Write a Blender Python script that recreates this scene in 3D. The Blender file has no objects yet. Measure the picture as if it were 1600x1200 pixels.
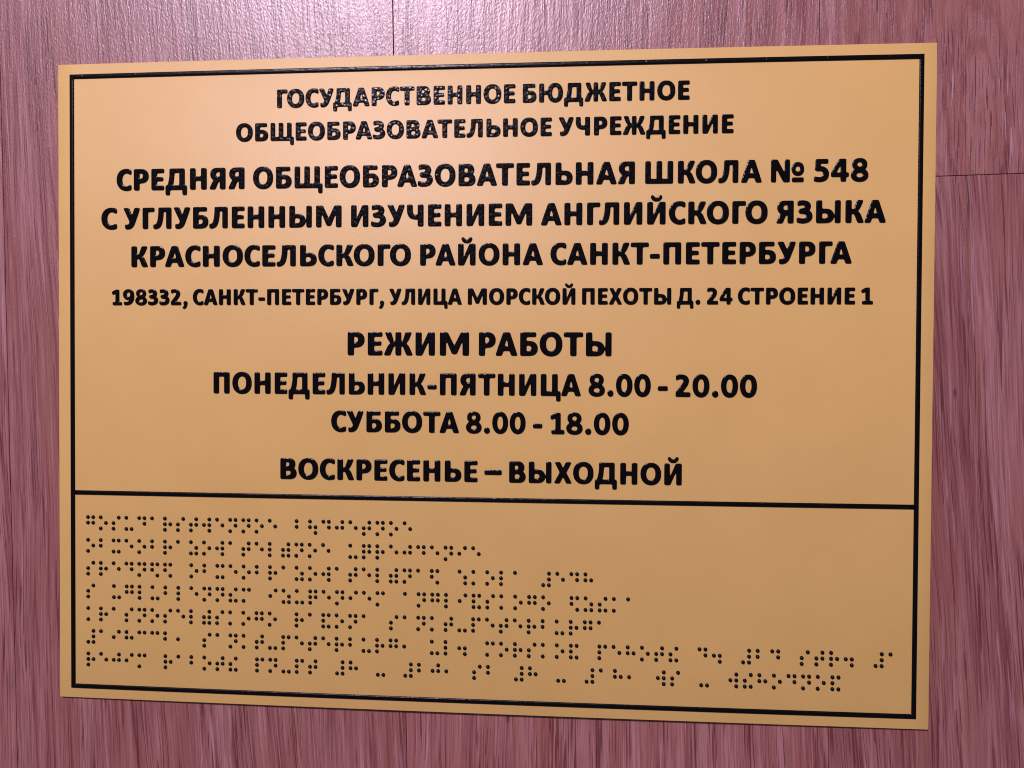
import bpy, bmesh, math, random
import numpy as np
from mathutils import Vector, Euler
random.seed(7)
S = bpy.context.scene
MM = 0.001

# ------------------------------------------------------------------ camera, world, lamps, exposure
cam_d = bpy.data.cameras.new('camera')
cam = bpy.data.objects.new('camera', cam_d)
S.collection.objects.link(cam)
cam.location = (43.653 * MM, 6.074 * MM, 363.812 * MM)
cam.rotation_euler = (-0.0143452, 0.0770081, 0.0053255)
cam_d.sensor_width = 36.0
cam_d.lens = 36.0 * 1250 / 1600
cam_d.clip_start = 0.01
cam_d.clip_end = 50
S.camera = cam

world = bpy.data.worlds.new("World")
S.world = world
world.use_nodes = True
bg = world.node_tree.nodes['Background']
bg.inputs[0].default_value = (0.84, 0.76, 0.84, 1)
bg.inputs[1].default_value = 0.11

def area(name, loc, target, size, power, color):
    d = bpy.data.lights.new(name, 'AREA')
    d.shape = 'DISK'; d.size = size; d.energy = power; d.color = color
    o = bpy.data.objects.new(name, d)
    S.collection.objects.link(o)
    o.location = loc
    o.rotation_euler = (Vector(target) - Vector(loc)).to_track_quat('-Z', 'Y').to_euler()
    return o
LAMP = (-0.68, 1.61, 2.30)
area('ceiling_lamp', LAMP, (0, 0, 0), 0.30, 88.0, (1.0, 0.84, 1.08))

S.view_settings.view_transform = 'Standard'
S.view_settings.look = 'None'
S.view_settings.exposure = 0.0
S.view_settings.gamma = 1.0
S.cycles.pixel_filter_type = 'BLACKMAN_HARRIS'
S.cycles.filter_width = 1.05

# ------------------------------------------------------------------ helpers
def link(o, parent=None):
    S.collection.objects.link(o)
    if parent: o.parent = parent
    return o

class N:
    """tiny node-graph helper"""
    def __init__(s, name):
        s.m = bpy.data.materials.new(name); s.m.use_nodes = True
        s.t = s.m.node_tree; s.b = s.t.nodes['Principled BSDF']
        s.co = s.t.nodes.new('ShaderNodeTexCoord').outputs['Object']
    def put(s, sock, v):
        if isinstance(v, bpy.types.NodeSocket): s.t.links.new(v, sock)
        elif v is not None: sock.default_value = v
    def math(s, op, a, b=None, c=None, clamp=False):
        n = s.t.nodes.new('ShaderNodeMath'); n.operation = op; n.use_clamp = clamp
        s.put(n.inputs[0], a); s.put(n.inputs[1], b)
        if c is not None: s.put(n.inputs[2], c)
        return n.outputs[0]
    def sep(s, v):
        n = s.t.nodes.new('ShaderNodeSeparateXYZ'); s.put(n.inputs[0], v); return n.outputs
    def comb(s, x, y, z=0.0):
        n = s.t.nodes.new('ShaderNodeCombineXYZ')
        s.put(n.inputs[0], x); s.put(n.inputs[1], y); s.put(n.inputs[2], z); return n.outputs[0]
    def noise(s, vec, scale=1.0, detail=2.0, rough=0.5, dist=0.0):
        n = s.t.nodes.new('ShaderNodeTexNoise')
        s.put(n.inputs['Vector'], vec); s.put(n.inputs['Scale'], scale)
        s.put(n.inputs['Detail'], detail); s.put(n.inputs['Roughness'], rough); s.put(n.inputs['Distortion'], dist)
        return n.outputs[0]
    def ramp(s, f, stops):
        n = s.t.nodes.new('ShaderNodeValToRGB'); s.put(n.inputs[0], f)
        cr = n.color_ramp
        while len(cr.elements) < len(stops): cr.elements.new(0.5)
        for e, (p, c) in zip(cr.elements, stops):
            e.position = p; e.color = c if len(c) == 4 else (*c, 1)
        return n.outputs[0]
    def rng(s, f, a, b, c=0.0, d=1.0):
        n = s.t.nodes.new('ShaderNodeMapRange'); n.interpolation_type = 'SMOOTHSTEP'
        for i, v in enumerate((f, a, b, c, d)): s.put(n.inputs[i], v)
        return n.outputs[0]
    def mix(s, f, a, b, mode='MIX'):
        n = s.t.nodes.new('ShaderNodeMix'); n.data_type = 'RGBA'; n.blend_type = mode
        s.put(n.inputs[0], f)
        s.put(n.inputs[6], (*a, 1) if isinstance(a, tuple) else a)
        s.put(n.inputs[7], (*b, 1) if isinstance(b, tuple) else b)
        return n.outputs[2]
    def bump(s, h, strength, dist, normal=None):
        n = s.t.nodes.new('ShaderNodeBump')
        s.put(n.inputs['Height'], h); n.inputs['Strength'].default_value = strength
        n.inputs['Distance'].default_value = dist
        if normal: s.put(n.inputs['Normal'], normal)
        return n.outputs[0]
    def set(s, **k):
        for a, v in k.items(): s.put(s.b.inputs[a.replace('_', ' ')], v)
        return s.m

# ------------------------------------------------------------------ materials
def wood(name, seed, centre=None, slant=0.0, light=0.0, knots=()):
    """printed wood linoleum; x across the board, y along it (metres)"""
    g = N(name)
    x, y, z = g.sep(g.co)
    xs = g.math('ADD', x, g.math('MULTIPLY', y, slant))
    if centre:
        dx = g.math('SUBTRACT', x, centre[0]); dy = g.math('MULTIPLY', g.math('SUBTRACT', y, centre[1]), centre[2])
        r = g.math('SQRT', g.math('ADD', g.math('MULTIPLY', dx, dx), g.math('MULTIPLY', dy, dy)))
        sgn = g.math('MULTIPLY', g.rng(dx, -0.06, 0.06), 0.02)
        xs = g.math('ADD', r, sgn)
    # slow wander of the grain
    w1 = g.noise(g.comb(g.math('MULTIPLY', x, 7.0), g.math('MULTIPLY', y, 3.2), seed), 1.0, 1.0)
    w2 = g.noise(g.comb(g.math('MULTIPLY', x, 45.0), g.math('MULTIPLY', y, 14.0), seed + 9), 1.0, 1.0)
    wob = g.math('MULTIPLY', g.math('SUBTRACT', w2, 0.5), 0.0024)
    xw = g.math('ADD', xs, g.math('ADD', g.math('MULTIPLY', g.math('SUBTRACT', w1, 0.5), 0.036), wob))
    if centre:
        w3 = g.noise(g.comb(g.math('MULTIPLY', x, 260.0), g.math('MULTIPLY', y, 60.0), seed + 5), 1.0, 2.0)
        xw = g.math('ADD', xw, g.math('MULTIPLY', g.math('SUBTRACT', w3, 0.5), 0.0085))
        xf = g.math('ADD', x, wob)          # the fibres stay upright, only the tone follows the arches
    else:
        xf = xw
    yk = 2.2 if centre else 1.25
    jit = g.noise(g.comb(g.math('MULTIPLY', xf, 900.0), seed, 0.0), 1.0, 0.0)
    yj = g.math('ADD', y, g.math('MULTIPLY', jit, 0.11))
    def st(fx, fy, sd, det=2.0, ro=0.5, xx=None):
        return g.noise(g.comb(g.math('MULTIPLY', xf if xx is None else xx, fx), g.math('MULTIPLY', yj if xx is None else y, fy), seed + sd), 1.0, det, ro)
    broad = st(240 if centre else 130, 6, 1.3, 2.0, 0.5, xw)
    mid = st(820, 20 * yk, 2.7, 1.5, 0.6)
    fine = st(1800, 42 * yk, 4.1, 2.0, 0.7)
    wb = (0.58, 0.22, 0.20) if centre else (0.34, 0.34, 0.32)
    f = g.math('ADD', g.math('MULTIPLY', broad, wb[0]), g.math('ADD', g.math('MULTIPLY', mid, wb[1]), g.math('MULTIPLY', fine, wb[2])))
    k = 0.94 + light
    col = g.ramp(f, [(0.38, (0.165 * k, 0.040 * k, 0.046 * k)), (0.46, (0.270 * k, 0.094 * k, 0.092 * k)),
                     (0.53, (0.350 * k, 0.146 * k, 0.138 * k)), (0.65, (0.470 * k, 0.232 * k, 0.228 * k))])
    # brown-red heartwood drifts
    drift = g.rng(st(110, 7.0, 6.6, 2.0, 0.6, xw), 0.46, 0.62)
    col = g.mix(g.math('MULTIPLY', drift, 0.50), col, (0.29 * k, 0.100 * k, 0.078 * k))
    # dark pore lines and pale flecks
    pore = g.rng(st(1250, 24 * yk, 8.2, 1.0, 0.5), 0.575, 0.615)
    gate = g.rng(st(130, 14, 10.5, 1.0, 0.5, xw), 0.40, 0.54)
    pore = g.math('MULTIPLY', pore, gate)
    col = g.mix(g.math('MULTIPLY', pore, 0.82), col, (0.105, 0.022, 0.026))
    fleck = g.math('MULTIPLY', g.rng(st(700, 26 * yk, 12.4, 1.0, 0.6), 0.59, 0.68), g.rng(st(170 if centre else 70, 10, 14.0, 1.0, 0.5, xw), 0.46, 0.60))
    col = g.mix(g.math('MULTIPLY', fleck, 0.55 if centre else 0.34), col, (0.52, 0.32, 0.38))
    for (kx, ky, kr) in knots:
        dx = g.math('MULTIPLY', g.math('SUBTRACT', x, kx), 1.0); dy = g.math('MULTIPLY', g.math('SUBTRACT', y, ky), 0.38)
        d = g.math('SQRT', g.math('ADD', g.math('MULTIPLY', dx, dx), g.math('MULTIPLY', dy, dy)))
        d = g.math('ADD', d, g.math('MULTIPLY', g.math('SUBTRACT', fine, 0.5), kr * 0.8))
        col = g.mix(g.rng(d, kr * 0.2, kr, 0.85, 0.0), col, (0.07, 0.03, 0.045))
    # embossing of the wear layer: short wrinkles drawn out along the grain
    e1 = g.noise(g.comb(g.math('MULTIPLY', xf, 1500.0), g.math('MULTIPLY', y, 700.0), seed + 20), 1.0, 2.0, 0.55)
    e2 = g.noise(g.comb(g.math('MULTIPLY', xf, 620.0), g.math('MULTIPLY', y, 45.0), seed + 23), 1.0, 2.0, 0.6)
    h = g.math('ADD', g.math('MULTIPLY', e1, 0.55), g.math('SUBTRACT', g.math('MULTIPLY', e2, 0.6), g.math('MULTIPLY', pore, 0.15)))
    nrm = g.bump(h, 0.55, 0.00042)
    return g.set(Base_Color=col, Roughness=g.math('ADD', 0.29, g.math('MULTIPLY', mid, 0.12)), Normal=nrm, Specular_IOR_Level=0.8)

def plate_material():
    g = N('ochre_plastic')
    n0 = g.noise(g.co, 22.0, 3.0, 0.6)
    col = g.ramp(n0, [(0.35, (0.640, 0.408, 0.128)), (0.65, (0.668, 0.427, 0.138))])
    n1 = g.noise(g.co, 1350.0, 2.0, 0.55)
    n2 = g.noise(g.co, 2600.0, 1.0, 0.5)
    h = g.math('ADD', n1, g.math('MULTIPLY', n2, 0.35))
    return g.set(Base_Color=col, Roughness=0.45, Specular_IOR_Level=0.44, Normal=g.bump(h, 0.5, 0.00010))

def black_material(name, bead=False, bar=False):
    g = N(name)
    x, y, z = g.sep(g.co)
    if bar:
        # printed in passes: a shallow nick where two passes meet, fine ripples between
        u = g.math('PINGPONG', g.math('ADD', x, 0.004), 0.0131)
        nick = g.rng(u, 0.0, 0.0004, -0.6, 0.0)
        h = g.math('ADD', nick,  g.noise(g.comb(g.math('MULTIPLY', x, 500.0), g.math('MULTIPLY', y, 1400.0), 0.0), 1.0, 2.0))
        nrm = g.bump(h, 0.5, 0.00022); ro = 0.27
    elif bead:
        nrm = g.bump(g.noise(g.co, 1500.0, 1.0), 0.2, 0.0001); ro = 0.30
    else:
        geo = g.t.nodes.new('ShaderNodeNewGeometry').outputs['Position']
        v = g.t.nodes.new('ShaderNodeTexVoronoi'); v.feature = 'SMOOTH_F1'
        v.inputs['Scale'].default_value = 720.0; v.inputs['Smoothness'].default_value = 0.5
        g.put(v.inputs['Vector'], geo)
        h = g.math('ADD', g.math('MULTIPLY', v.outputs[0], -1.0), g.math('MULTIPLY', g.noise(geo, 1400.0, 0.0), 0.25))
        nrm = g.bump(h, 0.6, 0.00021); ro = 0.20
    return g.set(Base_Color=(0.0025, 0.0022, 0.003, 1), Roughness=ro, Specular_IOR_Level=0.17 if bead else 0.20, Normal=nrm)

M_PLATE = plate_material()
M_INK = black_material('black_raised_ink')
M_BAR = black_material('black_raised_line', bar=True)
M_BEAD = black_material('black_bead', bead=True)

# ------------------------------------------------------------------ the floor: printed linoleum boards, joints recessed
FLOOR_ROT = math.radians(1.277)
gb = N('dark_joint')
M_JOINT = gb.set(Base_Color=(0.035, 0.012, 0.018, 1), Roughness=0.8)

def box_mesh(name, x0, x1, y0, y1, z0, z1, mat, bevel=0.0):
    bm = bmesh.new()
    bmesh.ops.create_cube(bm, size=1.0)
    for v in bm.verts:
        v.co = Vector(((x0 + x1) / 2 + v.co.x * (x1 - x0), (y0 + y1) / 2 + v.co.y * (y1 - y0), (z0 + z1) / 2 + v.co.z * (z1 - z0)))
    if bevel:
        bmesh.ops.bevel(bm, geom=[e for e in bm.edges if abs(e.verts[0].co.z - z1) < 1e-7 and abs(e.verts[1].co.z - z1) < 1e-7],
                        offset=bevel, segments=2, affect='EDGES', profile=0.5)
    me = bpy.data.meshes.new(name); bm.to_mesh(me); bm.free()
    me.materials.append(mat)
    return me

floor = link(bpy.data.objects.new('floor', box_mesh('floor', -1.0, 1.0, -0.9, 0.9, -0.006, -0.0012, M_JOINT)))
floor.rotation_euler = (0, 0, FLOOR_ROT)
floor['kind'] = 'structure'

ca, sa = math.cos(FLOOR_ROT), math.sin(FLOOR_ROT)
def to_floor(x, y):            # sign millimetres -> metres in the floor's turned frame
    return ((x * ca + y * sa) * MM, (-x * sa + y * ca) * MM)
SEAM = to_floor(-40.06, 170.28)[0]
PITCH = 0.1905
CROSS = to_floor(201.55, 92.59)[1]
G = 0.00012
W = {
 'a': wood('wood_print_plain', 3.1, slant=0.05, light=0.02),
 'left': wood('wood_print_left', 11.7, slant=0.035, light=-0.05, knots=[(*to_floor(-212.5, 143.0), 0.0011)]),
 'mid': wood('wood_print_middle', 23.4, slant=-0.01, light=0.02, knots=[(*to_floor(14.5, -153.0), 0.0013)]),
 'cath': wood('wood_print_cathedral', 37.9, centre=(*to_floor(219.0, 116.0), 0.25), light=0.0),
 'low': wood('wood_print_slanting', 51.2, slant=0.06, light=-0.08, knots=[(*to_floor(210.0, -2.0), 0.0012)]),
 'b': wood('wood_print_falloff', 63.8, slant=0.02, light=-0.04),  # tone lowered: light fall-off at the left put into the board colour
}
def board(col, y0, y1, mat):
    x0 = SEAM + col * PITCH + G; x1 = SEAM + (col + 1) * PITCH - G
    return link(bpy.data.objects.new('floor_board', box_mesh('floor_board', x0, x1, y0 + G, y1 - G, -0.0012, 0.0, W[mat], 0.00018)), floor)
board(-1, -0.62, 0.48, 'left')
board(0, -0.40, 0.70, 'mid')
board(1, -0.88, CROSS, 'low')
board(1, CROSS, 0.88, 'cath')
board(-2, -0.50, 0.60, 'b')
board(-1, 0.48, 0.88, 'a'); board(-1, -0.88, -0.62, 'b')
board(0, 0.70, 0.88, 'b'); board(0, -0.88, -0.40, 'a')
board(-2, 0.60, 0.88, 'a'); board(-2, -0.88, -0.50, 'a')
board(2, -0.30, 0.80, 'a'); board(2, -0.88, -0.30, 'mid')
board(3, -0.70, 0.40, 'b'); board(-3, -0.20, 0.85, 'a'); board(-3, -0.88, -0.20, 'b')
board(-4, -0.70, 0.60, 'mid')

# ------------------------------------------------------------------ the sign: a slightly bowed plastic plate
TH, BOW = 1.7, 1.20
def zt(x): return TH + BOW * (1 - (x / 200.0) ** 2)          # top surface height, mm
def slope(x): return math.atan(2 * BOW * x / 200.0 ** 2)     # about +Y

sign = link(bpy.data.objects.new('information_sign', None))
sign.empty_display_size = 0.05
sign['label'] = 'flat ochre plastic school sign with raised black Russian lettering and braille, lying on the floor'
sign['category'] = 'sign'

def plate():
    bm = bmesh.new()
    nx = 48
    e = 0.22                                             # eased edge
    prof = [(-150, 0.0, 1), (-150, TH - e, 1), (-150 + e * .3, TH - e * .3, 1), (-150 + e, TH, 1),
            (150 - e, TH, 1), (150 - e * .3, TH - e * .3, 1), (150, TH - e, 1), (150, 0.0, 1)]
    xs = [-200, -200 + e * .3, -200 + e] + [-200 + 400 * i / nx for i in range(1, nx)] + [200 - e, 200 - e * .3, 200]
    rows = []
    for i, x in enumerate(xs):
        dz = 0.0
        if i in (0, len(xs) - 1): dz = e
        elif i in (1, len(xs) - 2): dz = e * .3
        lift = zt(x) - TH
        rows.append([bm.verts.new((x * MM, p[0] * MM, (p[1] + lift - (dz if 0 < j < 7 else 0)) * MM)) for j, p in enumerate(prof)])
    for a, b in zip(rows, rows[1:]):
        for j in range(8):
            k = (j + 1) % 8
            bm.faces.new((a[j], a[k], b[k], b[j]))
    bm.faces.new(rows[0][::-1]); bm.faces.new(rows[-1])
    bmesh.ops.recalc_face_normals(bm, faces=bm.faces)
    for f in bm.faces: f.smooth = abs(f.normal.z) > 0.9
    me = bpy.data.meshes.new('plate'); bm.to_mesh(me); bm.free(); me.materials.append(M_PLATE)
    return link(bpy.data.objects.new('plate', me), sign)
plate()

# raised line profile (across, height) in mm
LW, LHT = 2.05, 0.62
PROF = [(-1.0, -0.3), (-1.0, 0.45), (-0.93, 0.72), (-0.74, 0.92), (-0.40, 1.0), (0.40, 1.0), (0.74, 0.92), (0.93, 0.72), (1.0, 0.45), (1.0, -0.3)]
FX0, FX1, FY0, FY1 = -194.06, 194.53, -145.32, 145.16
def line_mesh(rings, closed):
    bm = bmesh.new()
    vs = [[bm.verts.new(Vector(p) * MM) for p in r] for r in rings]
    pairs = list(zip(vs, vs[1:])) + ([(vs[-1], vs[0])] if closed else [])
    for a, b in pairs:
        for j in range(len(PROF) - 1):
            f = bm.faces.new((a[j], a[j + 1], b[j + 1], b[j])); f.smooth = True
    if not closed:
        bm.faces.new(vs[0]); bm.faces.new(vs[-1][::-1])
    bmesh.ops.recalc_face_normals(bm, faces=bm.faces)
    me = bpy.data.meshes.new('line'); bm.to_mesh(me); bm.free(); me.materials.append(M_BAR)
    return me
def frame_ring(cx, cy, sx, sy):
    """cross-section at a point of the loop; sx, sy = outward offset per unit"""
    r = []
    for a, hgt in PROF:
        px = cx + sx * a * LW / 2; py = cy + sy * a * LW / 2
        r.append((px, py, zt(px) + hgt * LHT))
    return r
h2 = LW / 2
cx0, cx1, cy0, cy1 = FX0 + h2, FX1 - h2, FY0 + h2, FY1 - h2
rings = [frame_ring(cx0, cy0, -1, -1)]
rings += [frame_ring(x, cy0, 0, -1) for x in np.linspace(cx0 + 2, cx1 - 2, 41)]
rings += [frame_ring(cx1, cy0, 1, -1)]
rings += [frame_ring(cx1, y, 1, 0) for y in np.linspace(cy0 + 2, cy1 - 2, 9)]
rings += [frame_ring(cx1, cy1, 1, 1)]
rings += [frame_ring(x, cy1, 0, 1) for x in np.linspace(cx1 - 2, cx0 + 2, 41)]
rings += [frame_ring(cx0, cy1, -1, 1)]
rings += [frame_ring(cx0, y, -1, 0) for y in np.linspace(cy1 - 2, cy0 + 2, 9)]
link(bpy.data.objects.new('border_line', line_mesh(rings, True)), sign)
DY = -52.0
rings = [[(x, DY + a * 1.02, zt(x) + hgt * LHT * 0.97) for a, hgt in PROF] for x in np.linspace(cx0 + 0.55, cx1 - 0.55, 41)]
link(bpy.data.objects.new('divider_line', line_mesh(rings, False)), sign)

# ------------------------------------------------------------------ lettering: every glyph drawn on a fine grid, rounded, contoured, raised
RES = 96                        # grid steps per cap height
PX0, PY0, PW, PH = -0.2, -0.42, 2.0, 2.0
gx, gy = np.meshgrid(PX0 + (np.arange(int(PW * RES)) + 0.5) / RES, PY0 + (np.arange(int(PH * RES)) + 0.5) / RES)
class Gl:
    def __init__(s): s.m = np.zeros_like(gx, bool)
    def poly(s, *p, sub=False):
        p = np.array(p, float); ins = np.zeros_like(s.m)
        x1, y1 = p[-1]
        for x2, y2 in p:
            c = ((y1 > gy) != (y2 > gy))
            if y2 != y1: ins ^= c & (gx < (x2 - x1) * (gy - y1) / (y2 - y1) + x1)
            x1, y1 = x2, y2
        s.m = s.m & ~ins if sub else s.m | ins
        return s
    def rect(s, x0, y0, x1, y1, sub=False): return s.poly((x0, y0), (x1, y0), (x1, y1), (x0, y1), sub=sub)
    def ell(s, cx, cy, rx, ry, n=2.2): return (np.abs((gx - cx) / rx) ** n + np.abs((gy - cy) / ry) ** n) < 1
    def ring(s, cx, cy, rx, ry, tx=.25, ty=.195, n=2.2, keep=None):
        r = s.ell(cx, cy, rx, ry, n) & ~s.ell(cx, cy, rx - tx, ry - ty, n)
        if keep is not None: r &= keep
        s.m |= r; return s
    def bowl(s, x1, y0, y1, ix1, iy0, iy1, x0=0.0, ix0=.25):
        """D-shaped lobe open to a stem at x0, with its counter"""
        def D(a, b, c, d, k):
            r = (d - c) / 2; rx = min(r * k, b - a)
            return ((gx >= a) & (gx <= b - rx) & (gy >= c) & (gy <= d)) | ((gx > b - rx - 1e-9) & ((((gx - (b - rx)) / rx) ** 2.2 + np.abs((gy - (c + d) / 2) / r) ** 2.2) < 1))
        s.m |= D(x0, x1, y0, y1, 1.05)
        s.holes = getattr(s, 'holes', []) + [D(ix0, ix1, iy0, iy1, 1.0)]
        return s
    def cut(s):
        for h in getattr(s, 'holes', []): s.m &= ~h
        s.holes = []; return s
    def path(s, pts, rx=.125, ry=.1, clip=None, smooth=True):
        p = np.array(pts, float)
        if smooth:
            q = np.vstack([2 * p[0] - p[1], p, 2 * p[-1] - p[-2]]); o = []
            for i in range(1, len(q) - 2):
                for t in np.linspace(0, 1, 7)[:-1]:
                    a, b, c, d = q[i - 1:i + 3]
                    o.append(.5 * (2 * b + (c - a) * t + (2 * a - 5 * b + 4 * c - d) * t * t + (3 * b - a - 3 * c + d) * t ** 3))
            p = np.array(o + [p[-1]])
        r = np.zeros_like(s.m)
        for (ax, ay), (bx, by) in zip(p, p[1:]):
            ux, uy = (bx - ax) / rx, (by - ay) / ry; L = ux * ux + uy * uy + 1e-12
            wx, wy = (gx - ax) / rx, (gy - ay) / ry
            t = np.clip((wx * ux + wy * uy) / L, 0, 1)
            r |= ((wx - t * ux) ** 2 + (wy - t * uy) ** 2) < 1
        if clip: r &= (gx > clip[0]) & (gy > clip[1]) & (gx < clip[2]) & (gy < clip[3])
        s.m |= r; return s
    def mirror(s, w):
        """flip horizontally inside [0, w]"""
        i = np.round((w - gx[0] - PX0) * RES - 0.5).astype(int); ok = (i >= 0) & (i < gx.shape[1])
        m = np.zeros_like(s.m); m[:, ok] = s.m[:, i[ok]]; s.m = m; return s

B = .19
def stemL(): return Gl().rect(0, 0, .25, 1)
def soft(): return Gl().rect(0, 0, .25, 1).bowl(.75, 0, .62, .50, .18, .44).cut()
def gI():
    return Gl().rect(0, 0, .24, 1).rect(.54, 0, .78, 1).poly((.10, 0), (.26, 0), (.68, 1), (.52, 1))
def three(w=.68):
    return (Gl().path([(.00, .855), (.12, .895), (.27, .905), (.42, .865), (.475, .745), (.42, .62), (.30, .555), (.20, .545)], clip=(.03, .3, 1, 1.02))
            .path([(.20, .515), (.37, .50), (.51, .42), (.545, .285), (.48, .15), (.32, .092), (.14, .10), (-.02, .15)], clip=(.0, -.02, 1, .62))
            .rect(.13, .44, .30, .61))
def glyph(c):
    g = Gl()
    if c == 'Н': return stemL().rect(.52, 0, .77, 1).rect(.1, .415, .6, .605), .77
    if c == 'П': return stemL().rect(.52, 0, .77, 1).rect(0, 1 - B, .77, 1), .77
    if c == 'Г': return stemL().rect(0, 1 - B, .56, 1), .56
    if c == 'Е': return stemL().rect(0, 1 - B, .59, 1).rect(0, 0, .59, B).rect(0, .42, .545, .60), .59
    if c == 'О': return g.ring(.465, .5, .465, .52), .93
    if c == 'С':
        g.ring(.46, .5, .46, .52); g.rect(.44, .245, 1.2, .755, sub=True); g.rect(.70, -1, 2, 2, sub=True); return g, .70
    if c == 'У':
        return (g.poly((0, 1), (.275, 1), (.50, .44), (.47, .22), (.33, .30))
                .path([(.715, 1.1), (.60, .74), (.485, .42), (.40, .21), (.31, .115), (.20, .09), (.06, .115)], rx=.122, ry=.105, clip=(.09, -.03, 1, 1))), .84
    if c == 'Д':
        return (g.rect(0, 0, 1.0, B).rect(0, -.25, .2, .1).rect(.80, -.25, 1.0, .1).rect(.65, 0, .89, 1).rect(.19, 1 - B, .89, 1)
                .poly((.19, 1), (.185, .62), (.13, .32), (.05, .1), (.30, .1), (.375, .40), (.41, .85))), 1.0
    if c == 'А': return g.poly((0, 0), (.33, 1), (.60, 1), (.92, 0), (.655, 0), (.595, .20), (.325, .20), (.262, 0)).poly((.46, .79), (.375, .39), (.548, .39), sub=True), .92
    if c == 'Р': return stemL().bowl(.69, .34, 1, .435, .525, .815).cut(), .69
    if c == 'В': return stemL().bowl(.695, .46, 1, .43, .60, .825).bowl(.755, 0, .56, .49, .175, .415).cut(), .755
    if c == 'Ь': return soft(), .75
    if c == 'Ы': return soft().rect(.80, 0, 1.04, 1), 1.04
    if c == 'Б': return stemL().rect(0, 1 - B, .65, 1).bowl(.72, 0, .62, .47, .18, .44).cut(), .72
    if c == 'З': return three(), .67
    if c == 'И': return gI(), .78
    if c == 'Й':
        return gI().path([(.215, 1.235), (.28, 1.14), (.39, 1.11), (.50, 1.14), (.565, 1.235)], rx=.075, ry=.075), .78
    if c == 'К':
        return (stemL().poly((.20, .42), (.20, .57), (.36, .60), (.49, 1), (.755, 1), (.62, .67), (.505, .515), (.62, .40), (.78, 0), (.51, 0), (.395, .31), (.34, .40))), .78
    if c == 'Ж':
        a = [(.6, .42), (.6, .57), (.79, .60), (.90, 1), (1.155, 1), (1.03, .67), (.915, .515), (1.03, .40), (1.20, 0), (.935, 0), (.82, .31), (.765, .42)]
        return g.rect(.485, 0, .715, 1).poly(*a).poly(*[(1.2 - x, y) for x, y in a]), 1.2
    if c == 'М':
        return g.poly((0, 0), (.0, 1), (.31, 1), (.585, .40), (.86, 1), (1.17, 1), (1.17, 0), (.93, 0), (.93, .70), (.68, .06), (.49, .06), (.24, .70), (.24, 0)), 1.17
    if c == 'Т': return g.rect(0, 1 - B, .79, 1).rect(.27, 0, .52, 1), .79
    if c == 'Л':
        return (g.rect(.62, 0, .86, 1).rect(.25, 1 - B, .86, 1)
                .path([(.365, .9), (.355, .62), (.31, .33), (.23, .15), (.12, .093), (.04, .095)], rx=.118, ry=.105, clip=(0, -.02, 1, 1))), .86
    if c == 'Ч': return g.rect(.49, 0, .74, 1).path([(.125, 1.1), (.125, .70), (.18, .50), (.32, .425), (.55, .43)], clip=(0, .2, .7, 1)), .74
    if c == 'Х': return g.poly((0, 0), (.265, 0), (.415, .33), (.565, 0), (.83, 0), (.56, .51), (.81, 1), (.55, 1), (.42, .695), (.285, 1), (.02, 1), (.27, .51)), .83
    if c == 'Ц': return stemL().rect(.52, 0, .77, 1).rect(0, 0, .9, B).rect(.71, -.25, .9, .1), .90
    if c == 'Ш': return g.rect(0, 0, .24, 1).rect(.495, 0, .735, 1).rect(.99, 0, 1.23, 1).rect(0, 0, 1.23, B), 1.23
    if c == 'Щ': return g.rect(0, 0, .24, 1).rect(.46, 0, .70, 1).rect(.92, 0, 1.16, 1).rect(0, 0, 1.29, B).rect(1.10, -.25, 1.29, .1), 1.29
    if c == 'Ю': return stemL().ring(.845, .5, .405, .52, .235).rect(.1, .41, .6, .60), 1.25
    if c == 'Я':
        stemL().bowl(.69, .39, 1, .45, .56, .815)
        g = stemL().bowl(.70, .385, 1, .45, .565, .82).cut().poly((.25, .40), (.34, .33), (.47, 0), (.75, 0), (.60, .33), (.50, .45), (.30, .45))
        g.mirror(.75); return g, .75
    if c == '№':
        return (g.rect(0, 0, .225, 1).rect(.635, 0, .86, 1).poly((.02, 1), (.29, 1), (.84, 0), (.57, 0))
                .ring(1.235, .575, .285, .30, .17, .165).rect(.97, .0, 1.51, .18)), 1.52
    if c == '0': return g.ring(.39, .5, .39, .52, .24, .20), .78
    if c == '1': return g.rect(.04, 0, .66, .18).rect(.24, 0, .48, 1).poly((0, .70), (.0, .86), (.27, 1.0), (.40, 1.0), (.30, .80), (.08, .68)), .66
    if c == '2':
        return (g.path([(-.02, .83), (.12, .895), (.28, .91), (.44, .86), (.50, .72), (.43, .54), (.27, .33), (.12, .15)], clip=(.02, .05, 1, 1.02))
                .rect(.01, 0, .70, .19)), .70
    if c == '3': return three(), .68
    if c == '4': return g.rect(.44, 0, .67, 1).rect(0, .20, .80, .385).poly((0, .385), (.37, 1), (.6, 1), (.56, .78), (.44, .78), (.225, .385), (.2, .25), (0, .25)), .80
    if c == '5':
        return (g.rect(.07, 1 - B, .64, 1).rect(.07, .5, .29, 1)
                .path([(.16, .57), (.34, .575), (.50, .49), (.555, .33), (.49, .165), (.33, .093), (.15, .095), (-.02, .13)], clip=(0, -.02, 1, .8))), .68
    if c == '8': return g.ring(.39, .745, .335, .275, .215, .16).ring(.39, .27, .39, .29, .235, .175), .78
    if c == '9':
        return (g.ring(.37, .675, .37, .345, .235, .18)
                .path([(.62, .72), (.625, .50), (.56, .27), (.43, .14), (.26, .092), (.10, .11)], clip=(.06, -.02, 1, .8))), .75
    if c == '.': return g.path([(.145, .125), (.146, .125)], rx=.145, ry=.145, smooth=False), .29
    if c == ',': return g.path([(.20, .11), (.201, .11)], rx=.135, ry=.135, smooth=False).path([(.22, .10), (.19, -.08), (.10, -.19)], rx=.095, ry=.07), .33
    if c == '-': return g.rect(0, .27, .42, .465), .42
    if c == '–': return g.rect(0, .355, .81, .565), .81
    raise KeyError(c)

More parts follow.
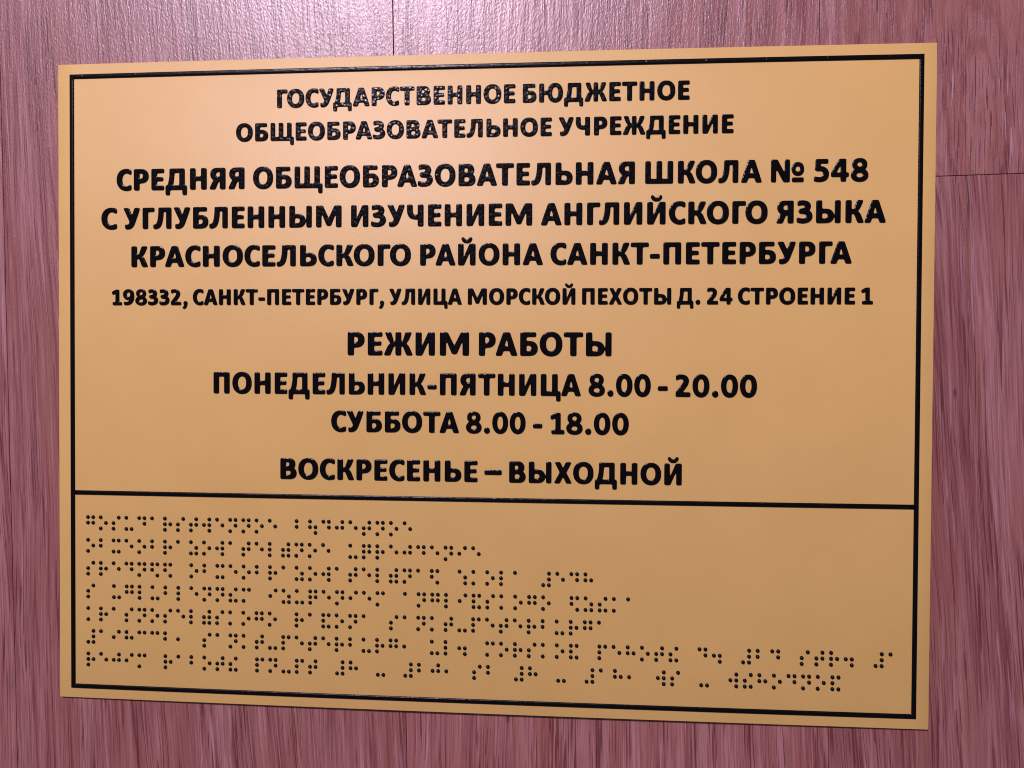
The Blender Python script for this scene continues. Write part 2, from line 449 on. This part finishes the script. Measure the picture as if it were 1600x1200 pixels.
SB = dict(zip('НПМИЙШ', [(.11, .11)] * 6))
SB.update({'Г': (.11, .0), 'Е': (.11, .055), 'О': (.045, .045), 'С': (.045, .02), 'У': (.005, .005), 'Д': (.03, .055), 'А': (.01, .01),
           'Р': (.11, .04), 'В': (.11, .05), 'Ь': (.11, .04), 'Ы': (.11, .11), 'Б': (.11, .045), 'З': (.03, .055), 'К': (.11, .005),
           'Ж': (.01, .01), 'Т': (.02, .02), 'Л': (.02, .11), 'Ч': (.075, .11), 'Х': (.015, .015), 'Ц': (.11, .015), 'Щ': (.11, .015),
           'Ю': (.11, .045), 'Я': (.03, .11), '№': (.1, .06), '.': (.08, .08), ',': (.05, .06), '-': (.06, .06), '–': (.06, .06)})
for d in '0123456789': SB[d] = (.05, .05)
SB['1'] = (.09, .05)
KERN = {('Т', 'А'): -.07, ('А', 'Т'): -.07, ('Г', 'А'): -.10, ('Г', 'Л'): -.06, ('Г', 'О'): -.05, ('Р', 'А'): -.05, ('У', 'Д'): -.08,
        ('Р', 'Г'): .02, ('Г', 'У'): .0, ('У', 'Л'): -.03, ('К', 'О'): -.04, ('К', 'Т'): .0, ('Т', '-'): -.02}

def blur(a, sig):
    r = int(3 * sig + 1); k = np.exp(-0.5 * (np.arange(-r, r + 1) / sig) ** 2); k /= k.sum()
    a = np.apply_along_axis(lambda v: np.convolve(v, k, 'same'), 0, a)
    return np.apply_along_axis(lambda v: np.convolve(v, k, 'same'), 1, a)

def contours(f):
    """marching squares at 0.5 (the caller shifts the field), returns closed loops in grid units"""
    h, w = f.shape; segs = {}
    inside = f > 0.5
    cells = np.argwhere((inside[:-1, :-1] != inside[1:, :-1]) | (inside[:-1, :-1] != inside[:-1, 1:]) | (inside[:-1, :-1] != inside[1:, 1:]))
    def pt(k):
        t, i, j = k
        if t == 'h': a, b = f[i, j], f[i, j + 1]; return (j + (0.5 - a) / (b - a), i)
        a, b = f[i, j], f[i + 1, j]; return (j, i + (0.5 - a) / (b - a))
    T = {1: [('L', 'B')], 2: [('B', 'R')], 3: [('L', 'R')], 4: [('R', 'T')], 5: [('L', 'T'), ('R', 'B')], 6: [('B', 'T')], 7: [('L', 'T')],
         8: [('T', 'L')], 9: [('T', 'B')], 10: [('T', 'R'), ('B', 'L')], 11: [('T', 'R')], 12: [('R', 'L')], 13: [('R', 'B')], 14: [('B', 'L')]}
    for i, j in cells:
        c = int(inside[i, j]) + 2 * int(inside[i, j + 1]) + 4 * int(inside[i + 1, j + 1]) + 8 * int(inside[i + 1, j])
        K = {'B': ('h', i, j), 'T': ('h', i + 1, j), 'L': ('v', i, j), 'R': ('v', i, j + 1)}
        for a, b in T.get(c, []): segs[K[a]] = K[b]
    loops = []
    while segs:
        s0, cur = segs.popitem(); lp = [s0]
        while cur != s0:
            lp.append(cur); cur = segs.pop(cur, s0)
        loops.append(np.array([pt(k) for k in lp]))
    return loops

def simplify(p, tol):
    """closed Douglas-Peucker"""
    n = len(p); keep = {0, n // 2}
    def rec(a, b):
        if b - a < 2: return
        A = p[a]; Bv = p[b % n]; d = Bv - A; L = np.hypot(*d) + 1e-9
        q = p[a + 1:b] - A; e = np.abs(d[0] * q[:, 1] - d[1] * q[:, 0]) / L
        k = int(e.argmax())
        if e[k] > tol or (b - a) > 26:
            if e[k] <= tol: k = (b - a) // 2 - 1
            k += a + 1; keep.add(k); rec(a, k); rec(k, b)
    rec(0, n // 2); rec(n // 2, n)
    return p[sorted(keep)]

meshes = {}
def glyph_mesh(c):
    if c in meshes: return meshes[c]
    g, w = glyph(c)
    loops = contours(blur(g.m.astype(float), 0.034 * RES) + 0.08)
    cu = bpy.data.curves.new('glyph', 'CURVE')
    cu.dimensions = '2D'; cu.fill_mode = 'BOTH'
    cu.extrude = 0.035; cu.bevel_depth = 0.038; cu.bevel_resolution = 2; cu.offset = -0.037
    for lp in loops:
        if len(lp) < 12: continue
        p = simplify(lp, 0.16)
        sp = cu.splines.new('POLY'); sp.points.add(len(p) - 1)
        for q, (a, b) in zip(sp.points, p):
            q.co = (PX0 + (a + 0.5) / RES, PY0 + (b + 0.5) / RES, 0, 1)
        sp.use_cyclic_u = True
    tmp = link(bpy.data.objects.new('tmp', cu))
    bpy.context.view_layer.update()
    dg = bpy.context.evaluated_depsgraph_get()
    me = bpy.data.meshes.new_from_object(tmp.evaluated_get(dg))
    bpy.data.objects.remove(tmp); bpy.data.curves.remove(cu)
    me.materials.clear(); me.materials.append(M_INK)
    me.name = 'raised_glyph'
    meshes[c] = (me, w)
    return meshes[c]

# (baseline mm, cap height mm, [(word, left mm, right mm) ...])
LINES = [
    (127.38, 8.21, [('ГОСУДАРСТВЕННОЕ', -93.35, 16.61), ('БЮДЖЕТНОЕ', 20.07, 93.96)]),
    (112.31, 8.05, [('ОБЩЕОБРАЗОВАТЕЛЬНОЕ', -112.86, 33.09), ('УЧРЕЖДЕНИЕ', 36.09, 113.23)]),
    (90.43, 9.78, [('СРЕДНЯЯ', -170.79, -109.0), ('ОБЩЕОБРАЗОВАТЕЛЬНАЯ', -104.73, 70.2), ('ШКОЛА', 74.86, 125.76), ('№', 129.74, 143.86), ('548', 148.17, 171.35)]),
    (72.37, 9.78, [('С', -178.35, -170.83), ('УГЛУБЛЕННЫМ', -167.65, -63.14), ('ИЗУЧЕНИЕМ', -58.44, 24.41), ('АНГЛИЙСКОГО', 28.41, 128.37), ('ЯЗЫКА', 132.1, 179.06)]),
    (54.58, 9.59, [('КРАСНОСЕЛЬСКОГО', -163.62, -30.76), ('РАЙОНА', -26.33, 29.55), ('САНКТ-ПЕТЕРБУРГА', 32.95, 164.76)]),
    (36.74, 7.21, [('198332,', -173.21, -136.4), ('САНКТ-ПЕТЕРБУРГ,', -133.67, -43.09), ('УЛИЦА', -40.74, -7.17), ('МОРСКОЙ', -4.4, 44.1), ('ПЕХОТЫ', 47.19, 86.64),
                   ('Д.', 89.22, 99.46), ('24', 102.34, 113.5), ('СТРОЕНИЕ', 115.9, 166.3), ('1', 169.05, 173.9)]),
    (13.63, 10.5, [('РЕЖИМ', -59.89, -3.97), ('РАБОТЫ', 0.76, 60.38)]),
    (-4.39, 9.76, [('ПОНЕДЕЛЬНИК-ПЯТНИЦА', -123.64, 46.94), ('8.00', 50.35, 77.91), ('-', 81.16, 85.39), ('20.00', 88.91, 124.49)]),
    (-21.63, 9.54, [('СУББОТА', -67.57, -8.21), ('8.00', -5.01, 22.02), ('-', 25.46, 29.54), ('18.00', 33.4, 68.29)]),
    (-43.84, 9.53, [('ВОСКРЕСЕНЬЕ', -91.59, 0.27), ('–', 3.55, 11.31), ('ВЫХОДНОЙ', 14.83, 91.92)]),
]
for base, cap, words in LINES:
    for word, xa, xb in words:
        pos, cur = [], 0.0
        for i, c in enumerate(word):
            w = glyph_mesh(c)[1]
            if i: cur += SB[word[i - 1]][1] + SB[c][0] + KERN.get((word[i - 1], c), 0)
            pos.append(cur); cur += w
        k = (xb - xa) / cur                                   # mm per glyph unit across
        for c, p in zip(word, pos):
            kind = 'letter' if c.isalpha() else 'digit' if c.isdigit() else 'number_sign' if c == '№' else 'dash' if c in '-–' else 'full_stop' if c == '.' else 'comma'
            o = link(bpy.data.objects.new(kind, glyph_mesh(c)[0]), sign)
            x = xa + p * k; xm = x + glyph_mesh(c)[1] * k / 2
            o.scale = (k * MM, cap * MM, 7.0 * MM)
            a = slope(xm)
            o.rotation_euler = (0, a, 0)
            o.location = (x * MM, base * MM, (zt(xm) + (xm - x) * math.tan(a) + 0.05) * MM)

# ------------------------------------------------------------------ braille: black beads, one raised character per cell
BR = {'А': '1', 'Б': '12', 'В': '2456', 'Г': '1245', 'Д': '145', 'Е': '15', 'Ж': '245', 'З': '1356', 'И': '24', 'Й': '12346', 'К': '13', 'Л': '123',
      'М': '134', 'Н': '1345', 'О': '135', 'П': '1234', 'Р': '1235', 'С': '234', 'Т': '2345', 'У': '136', 'Х': '125', 'Ц': '14', 'Ч': '12345',
      'Ш': '156', 'Щ': '1346', 'Ы': '2346', 'Ь': '23456', 'Ю': '1256', 'Я': '1246', '#': '3456', '-': '36', ',': '2', '.': '256',
      '1': '1', '2': '12', '3': '14', '4': '145', '5': '15', '8': '125', '9': '24', '0': '245'}
ROWS = ['ГОСУДАРСТВЕННОЕ БЮДЖЕТНОЕ', 'ОБЩЕОБРАЗОВАТЕЛЬНОЕ УЧРЕЖДЕНИЕ', 'СРЕДНЯЯ ОБЩЕОБРАЗОВАТЕЛЬНАЯ ШКОЛА #548',
        'С УГЛУБЛЕННЫМ ИЗУЧЕНИЕМ АНГЛИЙСКОГО ЯЗЫКА', 'КРАСНОСЕЛЬСКОГО РАЙОНА САНКТ-ПЕТЕРБУРГА',
        '#198332, САНКТ-ПЕТЕРБУРГ, УЛ. МОРСКОЙ ПЕХОТЫ Д. #24 СТР. #1', 'РЕЖИМ РАБОТЫ ПН-ПТ #8 - #20, СБ #8 - #18, ВС - ВЫХОДНОЙ']
bead_cache = {}
def cell_mesh(dots):
    if dots in bead_cache: return bead_cache[dots]
    bm = bmesh.new()
    for d in dots:
        n = int(d) - 1; cx = (n // 3) * 2.60; cy = -(n % 3) * 2.64
        rings = []
        R = 0.90
        for a in (-14, 12, 34, 56, 76):
            a = math.radians(a)
            rings.append([bm.verts.new(((cx + R * math.cos(a) * math.cos(t)) * MM, (cy + R * math.cos(a) * math.sin(t)) * MM, 0.72 * math.sin(a) * MM))
                          for t in (i * math.tau / 16 for i in range(16))])
        top = bm.verts.new((cx * MM, cy * MM, 0.72 * MM))
        for a, b in zip(rings, rings[1:]):
            for i in range(16): bm.faces.new((a[i], a[(i + 1) % 16], b[(i + 1) % 16], b[i]))
        for i in range(16): bm.faces.new((rings[-1][i], rings[-1][(i + 1) % 16], top))
    for f in bm.faces: f.smooth = True
    me = bpy.data.meshes.new('braille_cell'); bm.to_mesh(me); bm.free(); me.materials.append(M_BEAD)
    bead_cache[dots] = me
    return me
for r, text in enumerate(ROWS):
    x = -185.58
    for c in text:
        if c != ' ':
            o = link(bpy.data.objects.new('braille_character', cell_mesh(BR[c])), sign)
            a = slope(x)
            o.rotation_euler = (0, a, 0)
            o.location = (x * MM, (-63.60 - r * 10.83 + (x + 185.6) * 0.0018) * MM, (zt(x) + 0.12) * MM)
            x += 6.341
        else:
            x += 6.341 + 0.14
